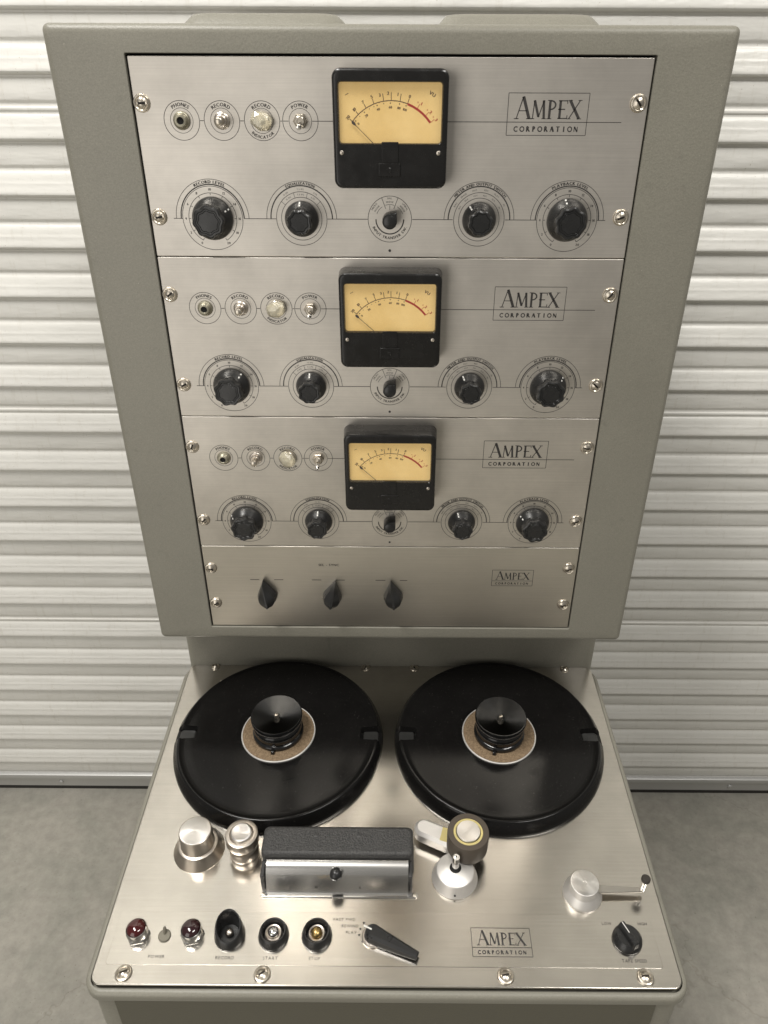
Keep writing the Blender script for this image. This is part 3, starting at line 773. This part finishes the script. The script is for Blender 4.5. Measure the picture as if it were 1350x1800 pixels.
# ================================================================== the deck
dk = part('deck_plate', rbox('deck_plate', -12.25, 12.25, -18.18, 0, -.14, 0, .42, .035, 6, uv=True), 'deck_steel', DECK)
esc = part('control_plate', rbox('control_plate', -11.82, 11.62, -17.40, -15.16, .002, .016, .12, .010, 5, uv=True), 'deck_steel', DECK)
P = Print()
for t, x, y, z_, s_ in (('POWER', -9.75, -17.07, .19, None), ('RECORD', -6.85, -17.1, .19, None), ('START', -4.92, -17.1, .19, None), ('STOP', -3.05, -17.1, .19, None),
                        ('FAST FWD', -1.88, -15.46, .175, .03), ('REWIND', -1.62, -15.74, .175, .03), ('PLAY', -1.55, -16.02, .175, .03),
                        ('LOW', 9.66, -15.55, .17, None), ('HIGH', 11.22, -15.55, .17, None), ('TAPE SPEED', 10.47, -17.1, .18, None)):
    P = Print(); P.text(t, x, y, z_, s_); sub('lettering', P.mesh('lettering', .021), 'print', esc)
for x, y in ((-1.02, -15.6), (-1.16, -15.86), (-1.20, -16.12), (-1.05, -16.4)):
    P = Print(); P.dot(x, y, .045); sub('position_dot', P.mesh('position_dot', .021), 'print', esc)
P = Print(); logo(P, 3.66, -15.78, .86); sub('logo_marking', P.mesh('logo_deck', .021), 'print', esc)
for i, x in enumerate((-10.93, -5.16, 4.96, 10.76)): put_screw(x, -17.75, (20, 35, 10, 0)[i], DECK, 1.08)
for i, x in enumerate((-10.73, -1.52, 1.44, 10.62)): put_screw(x, -.17, (20, 70, 110, 10)[i], DECK, .82)

# ---- reel platters: a polar height field so the two finger notches are really cut
def platter_mesh():
    R0, R1 = 5.68, 5.42; h = .72
    angs = []
    a = 0.0
    while a < 360:
        near = min(abs((a - c + 180) % 360 - 180) for c in (0, 180))
        angs.append(a); a += 1.0 if near < 9 else 3.0
    prof = [(R0 - .03, 0.0), (R0, .03), (R0, .10), (R0 - .05, .34), (R1 + .02, .62), (R1 - .02, .69), (R1 - .08, h), (R1 - .15, h - .01), (R1 - .2, h - .04), (5.0, h - .05), (4.75, h - .05), (4.64, h - .05), (4.60, h - .05), (4.56, h - .05), (4.52, h - .05), (4.46, h - .05), (3.6, h - .05), (2.6, h - .055), (2.1, h - .06), (1.2, h - .06)]
    V, F = [], []
    for r, z in prof:
        for a in angs:
            d = min(abs((a - c + 180) % 360 - 180) for c in (0, 180)); zz = z
            if r > 4.5 and z > .3:
                f = max(0, min(1, (5.0 - d) / 1.01)); g = max(0, min(1, (r - 4.5) / .11))
                zz = z - (z - .24) * f * g
            V.append((r * math.cos(rad(a)), r * math.sin(rad(a)), zz))
    n = len(angs)
    for i in range(len(prof) - 1):
        for k in range(n): F.append((i * n + k, i * n + (k + 1) % n, (i + 1) * n + (k + 1) % n, (i + 1) * n + k))
    return mesh('platter', V, F, True, 38)
PM = platter_mesh()
NT = rbox('finger_notch', 4.60, 5.44, -.40, .40, .20, .34, .16, .05, 5)
CK = lathe('cork_pad', [(1.25, .64), (1.93, .64), (1.93, .74), (1.90, .755), (1.25, .755)], 64)
CR = lathe('pad_ring', [(1.925, .62), (2.0, .62), (2.0, .73), (1.98, .745), (1.935, .74)], 64)
HB = lathe('hub', [(1.34, .70), (1.36, .74), (1.36, .93), (1.32, .98), (1.24, 1.02), (1.22, 1.07), (1.28, 1.12), (1.30, 1.17), (1.30, 1.52), (1.27, 1.58), (1.22, 1.62), (1.22, 1.68),
                   (1.29, 1.76), (1.36, 1.84), (1.37, 1.92), (1.37, 2.09), (1.355, 2.13), (1.32, 2.13)], 64)
HT = lathe('hub_dish', [(1.32, 2.13), (1.28, 2.12), (.30, 1.92), (.12, 1.90), (0, 1.90)], 64)
HP = lathe('spindle_pin', [(.12, 1.89), (.12, 2.06), (.09, 2.12), (0, 2.14)], 18)
HL = rbox('hub_key', -.09, .09, -1.56, -1.25, .72, .98, .03, .03, 3)
for x, a in ((-6.05, 0), (5.95, 6)):
    pl = part('reel_platter', PM, 'platter', D_(x, 5.72))
    for na in (0, 180): sub('finger_notch', NT, 'notch', pl, RZ(na))
    sub('cork_pad', CK, 'cork', pl); sub('pad_ring', CR, 'satin', pl)
    sub('hub', HB, 'hub_side', pl); sub('hub_dish', HT, 'hub', pl, RZ(a)); sub('spindle_pin', HP, 'nickel', pl); sub('hub_key', HL, 'hub_side', pl, RZ(-4 if a == 0 else -16))

# ---- left guide (tall stepped cone) and the small flanged roller
g1 = part('tape_guide', lathe('tape_guide', [(0, 0), (1.20, 0), (1.20, .04), (.93, .52), (.92, .56), (.84, .60), (.80, .60), (.78, .64), (.765, 1.42), (.75, 1.48), (.72, 1.50), (.71, 1.50)], 64), 'dulled', D_(-9.02, 12.17))
sub('guide_cap', lathe('guide_cap', [(.71, 1.50), (.69, 1.505), (0, 1.505)], 64), 'turned', g1)
g2 = part('guide_roller', lathe('guide_roller', [(0, 0), (.68, 0), (.69, .05), (.69, .46), (.66, .52), (.53, .55), (.50, .6), (.50, .70), (.62, .76), (.74, .84), (.76, .9), (.76, 1.36), (.74, 1.42), (.70, 1.44), (.56, 1.44), (.54, 1.40)], 64), 'dulled', D_(-6.84, 12.26))
sub('roller_cap', lathe('roller_cap', [(.54, 1.36), (.52, 1.44), (.48, 1.54), (.42, 1.57), (0, 1.53)], 56), 'turned', g2)

# ---- head housing with its chrome gate
hb_ = []
HX0, HX1 = -5.80, 1.17
def box_loop(e, z, r=.25): return [(x, y, z) for x, y in rrect(HX0 + e, HX1 - e, -13.32 + e, -11.86 - e, r, 6)]
hh = part('head_housing', loft('head_housing', [box_loop(-.06, 0), box_loop(0, .7), box_loop(0, 1.36), box_loop(.03, 1.43), box_loop(.08, 1.48), box_loop(.16, 1.50)]), 'crinkle', DECK)
for x in (-3.35, -1.35): sub('cover_screw', lathe('housing_screw', [(0, 1.48), (.13, 1.50), (.14, 1.515), (.10, 1.53), (0, 1.53)], 20), 'crinkle', hh, T(x, -12.35))
for s_, nm in ((HX0 + .04, 'l'), (HX1 - .24, 'r')):
    sub('side_bracket', rbox('side_bracket', s_, s_ + .20, -14.05, -13.28, 0, .95, .04, .06, 3), 'crinkle', hh)
gp = [(-13.34, 1.12), (-13.36, 1.22), (-13.45, 1.27), (-13.60, 1.26), (-13.74, 1.19), (-13.86, 1.08), (-13.93, .98), (-13.97, .90), (-14.30, .06), (-14.26, .04), (-13.90, .84), (-13.80, .98), (-13.62, 1.12), (-13.45, 1.13)]
gt = part('head_gate', loft('head_gate', [[(x, y, z) for y, z in gp] for x in (-5.50, -5.44, .88, .94)], angle=30), 'gate', DECK)
sub('gate_lip', rbox('gate_lip', -5.74, 1.36, -14.50, -14.24, 0.003, .07, .08, .02, 4), 'chrome', gt)
for x in (-5.62, 1.24): sub('hinge_pin', lathe('hinge_pin', [(0, .07), (.07, .07), (.07, .12), (0, .14)], 14), 'nickel', gt, T(x, -14.37))
sub('gate_knob', lathe('gate_knob', [(0, 0)] + [(.29 * math.sin(PI * k / 12), .29 - .29 * math.cos(PI * k / 12)) for k in range(1, 12)] + [(0, .58)], 32), 'bakelite', gt, T(-2.32, -13.85, .88) @ Matrix.Rotation(rad(35), 4, 'X'))
P = Print(); P.text('H', -3.23, 0, .17, rot=PI, bold=.01); P.text('S', -1.25, 0, .17, rot=PI, bold=.01)
sub('gate_marks', P.mesh('gate_marks', .012), 'print', gt, T(0, -14.19, .34) @ Matrix.Rotation(rad(68.5), 4, 'X'))

# ---- pinch roller on its arm
def bar(name, p, q, r0, r1, z0, z1, bev, n=14):
    p, q = Vector(p), Vector(q); d = (q - p).normalized(); a0 = math.atan2(d.y, d.x)
    def loop(e, z):
        L = []
        for k in range(n + 1):
            a = a0 + PI / 2 + PI * k / n; L.append((p.x + (r0 - e) * math.cos(a), p.y + (r0 - e) * math.sin(a), z))
        for k in range(n + 1):
            a = a0 - PI / 2 + PI * k / n; L.append((q.x + (r1 - e) * math.cos(a), q.y + (r1 - e) * math.sin(a), z))
        return L
    return loft(name, [loop(0, z0), loop(0, z1 - bev), loop(bev * .9, z1), ], angle=28)
arm = part('pinch_roller_arm', bar('pinch_roller_arm', (1.72, -11.50), (3.7, -12.38), .46, .50, .32, .95, .16), 'satin', DECK)
P = Print(); P.poly([(2.42, -12.22), (2.62, -11.52), (2.98, -11.66), (2.86, -12.36)]); sub('grease_stain', P.mesh('grease_stain', .956), 'stain', arm)
sub('arm_post', lathe('arm_post', [(0, 0), (.34, 0), (.34, .34), (0, .34)], 28), 'slot', arm, T(3.1, -12.1))
rl_ = part('pinch_roller', lathe('pinch_roller', [(0, .78), (.93, .78), (.96, .82), (.965, 1.84), (.94, 1.89), (.70, 1.90), (.68, 1.86)], 64), 'rubber', D_(3.71, 12.38))
sub('roller_bushing', lathe('roller_bushing', [(.685, 1.84), (.68, 1.875), (.58, 1.88), (.565, 1.85), (.56, 1.82)], 56), 'stain', rl_)
sub('roller_cap', lathe('pinch_cap', [(.56, 1.80), (.555, 1.92), (.53, 1.95), (0, 1.945)], 56), 'turned', rl_)
sub('roller_shaft', lathe('roller_shaft', [(0, 0.02), (.3, 0.02), (.3, .8), (0, .8)], 24), 'worn', rl_)
# ---- capstan
cp = part('capstan_housing', lathe('capstan_housing', [(0, 0), (1.05, 0), (1.06, .04), (1.0, .16), (.94, .34), (.88, .56), (.86, .60), (.83, .625), (.33, .78), (.27, .79), (0, .79)], 64), 'satin', D_(3.10, 13.48))
sub('shaft_seal', lathe('shaft_seal', [(.27, .785), (.26, .81), (.19, .82), (0, .82)], 32), 'hole', cp)
sub('capstan_shaft', lathe('capstan_shaft', [(.165, .80), (.165, 1.60), (.15, 1.63), (.09, 1.63), (.085, 1.50), (0, 1.50)], 32), 'chrome', cp)
sub('oil_hole', lathe('oil_hole', [(0, 0), (.045, 0), (.045, .02), (0, .02)], 12), 'hole', cp, T(-.06, -.99, .22) @ Matrix.Rotation(rad(80), 4, 'X'))
# ---- tension arm
ta = part('tension_arm', lathe('tension_hub', [(0, 0), (.88, 0), (.89, .05), (.86, .16), (.66, .42), (.64, .46), (.635, .86), (.62, .89), (.61, .895)], 56), 'satin', D_(8.85, 14.2))
sub('hub_cap', lathe('tension_cap', [(.61, .895), (.59, .90), (.10, .90), (.08, .87), (0, .87)], 56), 'turned', ta)
sub('arm', bar('arm', (.3, .0), (2.62, -.02), .20, .11, .34, .41, .03), 'arm', ta)
sub('guide_pin', lathe('guide_pin', [(0, .30), (.10, .30), (.11, .34), (.11, 1.12), (0, 1.12)], 20), 'chrome', ta, T(2.68, 0))
sub('pin_cap', lathe('pin_cap', [(0, 1.1), (.19, 1.1), (.205, 1.14), (.20, 1.26), (.16, 1.30), (0, 1.30)], 24), 'slot', ta, T(2.68, 0))

# ---- lamps, buttons and switches along the front
for x, jm, lb in ((-10.78, 'red_jewel', 'red jewelled lamp'), (-8.42, 'dark_jewel', 'nearly black jewelled lamp')):
    l1 = part('pilot_lamp', lathe('lamp_nut', [(0, 0.03), (.50, .03), (.51, .07), (.50, .17), (.46, .20), (.45, .21)], 48, hexa=True), 'chrome', D_(x, 16.16, 0, 12), lb)
    sub('lamp_collar', lathe('lamp_collar', [(.45, .15), (.445, .50), (.43, .54), (.41, .55), (.395, .52)], 40), 'chrome', l1)
    sub('jewel', lathe('lamp_dome', [(.40, .50)] + [(.40 * math.cos(rad(15 * k)), .52 + .24 * math.sin(rad(15 * k))) for k in range(6)] + [(0, .76)], 36), jm, l1)
tg = part('power_toggle', lathe('power_bushing', [(0, 0.03), (.27, .03), (.27, .07), (.23, .10), (0, .10)], 32, 16, .03), 'worn', D_(-9.62, 16.22))
sub('lever', lathe('power_lever', [(.05, .08), (.06, .24), (.075, .36), (.05, .42), (0, .43)], 14), 'worn', tg, Matrix.Rotation(rad(-28), 4, 'X'))
def shroud(tall):
    prof = [(.66, .03), (.665, .06), (.64, .20), (.60, .34), (.565, .44), (.54, .47), (.50, .465), (.47, .42), (.44, .20), (.40, .12), (0, .12)]
    def sl(x, y, z, j):
        if not tall or z < .13: return z
        return z + (z - .12) / .35 * (.30 + .42 * (y / .6))
    return lathe('button_shroud', prof, 56, slant=sl)
SH, SHT = shroud(False), shroud(True)
for x, t, mt_, lb in ((-6.80, True, 'dulled', 'tall slanted black shroud round a steel button'), (-4.90, False, 'chrome', None), (-3.03, False, 'brass', 'black shroud round a brass button')):
    b1 = part('transport_button', SHT if t else SH, 'bakelite', D_(x, 16.17), lb)
    if not t: sub('button_ring', lathe('button_ring', [(.37, .12), (.36, .27), (.33, .29), (.29, .28), (.28, .2), (0, .2)], 36), 'dulled', b1)
    sub('button', lathe('button_ball', [(.16, .1)] + [(.25 * math.cos(rad(15 * k)), .26 + .22 * math.sin(rad(15 * k))) for k in range(6)] + [(0, .48)], 28), mt_, b1, T(0, 0, .04 if t else 0) @ Matrix.Scale(.75 if t else 1, 4))
# mode lever: a long bar knob
def lever_knob():
    L = []; P0, Q0 = Vector((0, 0)), Vector((2.10, 0)); n = 12
    def loop(r0, r1, z0, z1, xe):
        out = []
        for k in range(n + 1):
            a = PI / 2 + PI * k / n; out.append((r0 * math.cos(a), r0 * math.sin(a), z0))
        for k in range(n + 1):
            f = k / n; yy = -r1 + 2 * r1 * f; out.append((xe, yy, z1))
        return out
    L = [loop(.38, .16, .03, .16, 2.08), loop(.38, .17, .28, .26, 2.12), loop(.32, .14, .48, .36, 2.12), loop(.18, .05, .58, .42, 2.08)]
    return loft('lever_body', L, angle=26)
lk = part('mode_lever', lever_knob(), 'bakelite', D_(-.60, 16.20, 0, -25))
sub('pointer_line', rbox('lever_line', -.43, -.05, -.03, .03, .595, .63, .01, .01, 2), 'dialwhite', lk, T(0, .0, 0.0))
sub('lever_base', lathe('lever_base', [(0, .03), (.50, .03), (.50, .10), (.44, .14), (0, .14)], 36), 'dulled', lk)
sk_ = part('speed_knob', lathe('speed_skirt', [(0, .03), (.63, .03), (.64, .07), (.62, .18), (.52, .34), (.46, .40), (0, .41)], 48), 'bakelite', D_(10.37, 16.25, 0, 24))
sub('finger_bar', loft('finger_bar', [[(x, y, z) for x, y in rrect(-w_, w_, -l_, l_, r_, 5)] for w_, l_, z, r_ in ((.22, .56, .20, .1), (.17, .55, .42, .08), (.12, .53, .60, .06), (.07, .50, .64, .04))], angle=26), 'bakelite', sk_)
sub('pointer_line', rbox('speed_line', -.018, .018, .0, .5, .635, .648, .005, .005, 2), 'dialwhite', sk_)
